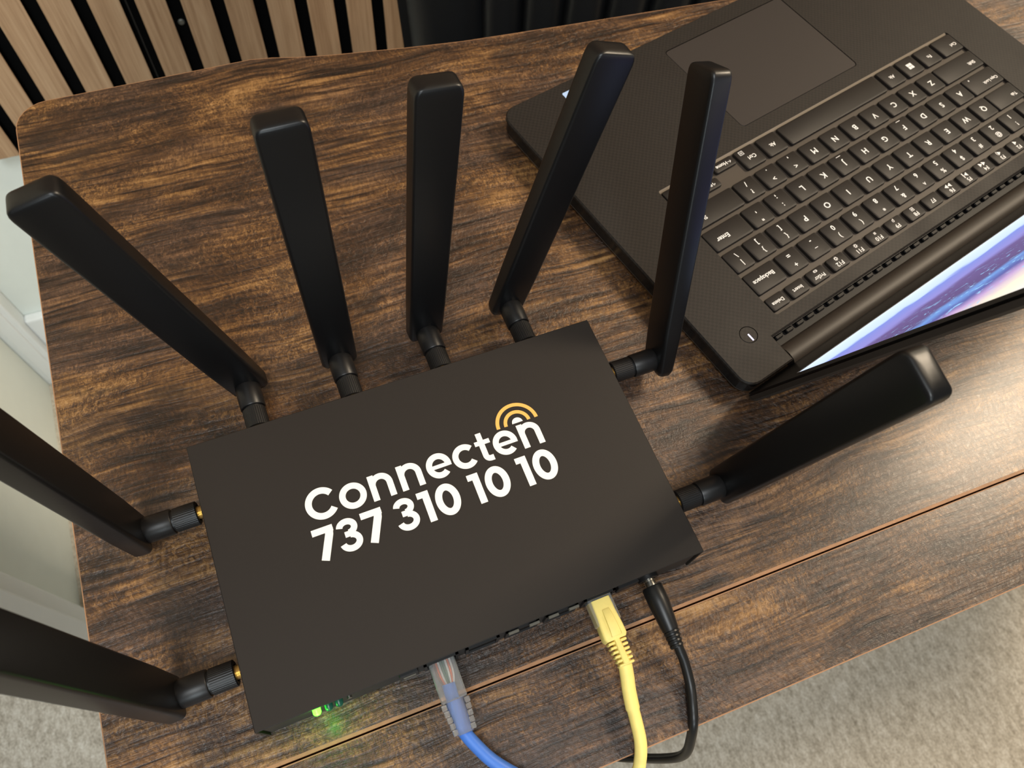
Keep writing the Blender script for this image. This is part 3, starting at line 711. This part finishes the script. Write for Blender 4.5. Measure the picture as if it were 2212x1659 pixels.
# lid local axes: x along the hinge, z up the lid, +y to the back of the lid
LM = Matrix.Translation(Vector((101.25, 68.4, 13.0))*S) @ Matrix.Rotation(-(math.pi/2-A), 4, 'X')
HWD = 178.8
bm = bmesh.new()
loft(bm, [[(xx, y, z) for xx, z in rrect(-HWD+g_, HWD-g_, -7+g_, 231-g_, 6, 5)] for y, g_ in ((0.6, 0.0), (3.2, 0.0), (4.6, 1.2))])
ld = from_bm('lid', bm, 'hinge', lap, True); ld.matrix_basis = LM
DSP = (-172.0, 170.9, 33.0, 226.0)
bm = bmesh.new()
vs_o = rrect(-HWD+0.6, HWD-0.6, -6.4, 230.4, 5.6, 5); vs_i = [(DSP[0], DSP[2]), (DSP[0], DSP[3]), (DSP[1], DSP[3]), (DSP[1], DSP[2])]
prism(bm, vs_o, [vs_i], -0.6, 0.6)
for v in bm.verts: v.co = Vector((v.co.x, v.co.z, v.co.y))
from_bm('bezel', bm, 'bezel', ld)
bm = bmesh.new(); box(bm, DSP[0], DSP[1], -0.25, 0.6, DSP[2], DSP[3]); from_bm('display', bm, 'screen', ld)

# ------------------------------------------------------------------ chair behind the desk
chair = empty('office_chair', (352, 578, FLOOR), math.radians(-27))
tag(chair, 'black leather chair with vertical channel stitched back behind the desk', 'chair')
BW = 205; ZB0, ZB1 = 430, 900
def lean(z): return (z-ZB0)*0.02
edges_x = [-197, -122, -81, -40, 1, 42, 83, 124, 197]
for a, b in zip(edges_x, edges_x[1:]):
    bm = bmesh.new(); rings = []
    for z in (ZB0+10, ZB0+16, ZB0+60, ZB0+200, ZB0+330, ZB1-20, ZB1-8):
        k = 0.93+0.07*min(1, (z-ZB0)/200); puff = 1.0 if ZB0+16 <= z <= ZB1-20 else 0.55
        aa, bb = a*k, b*k; mid = (aa+bb)/2; hw = (bb-aa)/2; r_ = []
        for i in range(9):
            t = -1+2*i/8; xx = mid+hw*t; cu = -14*(xx/BW)**2
            r_.append((xx, lean(z)-(12*(1-t**4))*puff+cu, z))
        for t in (1, -1):
            xx = mid+hw*t; r_.append((xx, lean(z)+16-14*(xx/BW)**2, z))
        rings.append(r_)
    loft(bm, rings); from_bm('back_channel', bm, 'leather', chair, True)
bm = bmesh.new(); rings = []
for z in (ZB0, ZB0+14, ZB0+200, ZB1-14, ZB1):
    k = (0.93+0.07*min(1, (z-ZB0)/200))*(1 if ZB0 < z < ZB1 else 0.95); rr_ = []
    n = 14
    for i in range(n+1): xx = -BW*k+2*BW*k*i/n; rr_.append((xx, lean(z)+8-14*(xx/BW)**2-(10 if i in (0, n) else 0), z))
    for i in range(n, -1, -1): xx = -BW*k+2*BW*k*i/n; rr_.append((xx, lean(z)+34-14*(xx/BW)**2, z))
    rings.append(rr_)
loft(bm, rings); from_bm('back_shell', bm, 'metal', chair, True)
bm = bmesh.new(); box(bm, -210, 210, -400, 10, 380, 455, bevel=22, seg=3); from_bm('seat', bm, 'leather', chair, True)
for sx in (-170, 170):
    bm = bmesh.new(); tube(bm, [Vector((sx, 20, 400)), Vector((sx*0.8, 34, 520)), Vector((sx*0.8, 46, 640))], 10, 10); from_bm('back_bracket', bm, 'metal', chair, True)
    for sy in (-360, -30):
        bm = bmesh.new(); tube(bm, [Vector((sx, sy, 390)), Vector((sx*1.12, sy*1.04, 200)), Vector((sx*1.2, sy*1.06, 0))], 12, 12); from_bm('leg', bm, 'metal', chair, True)
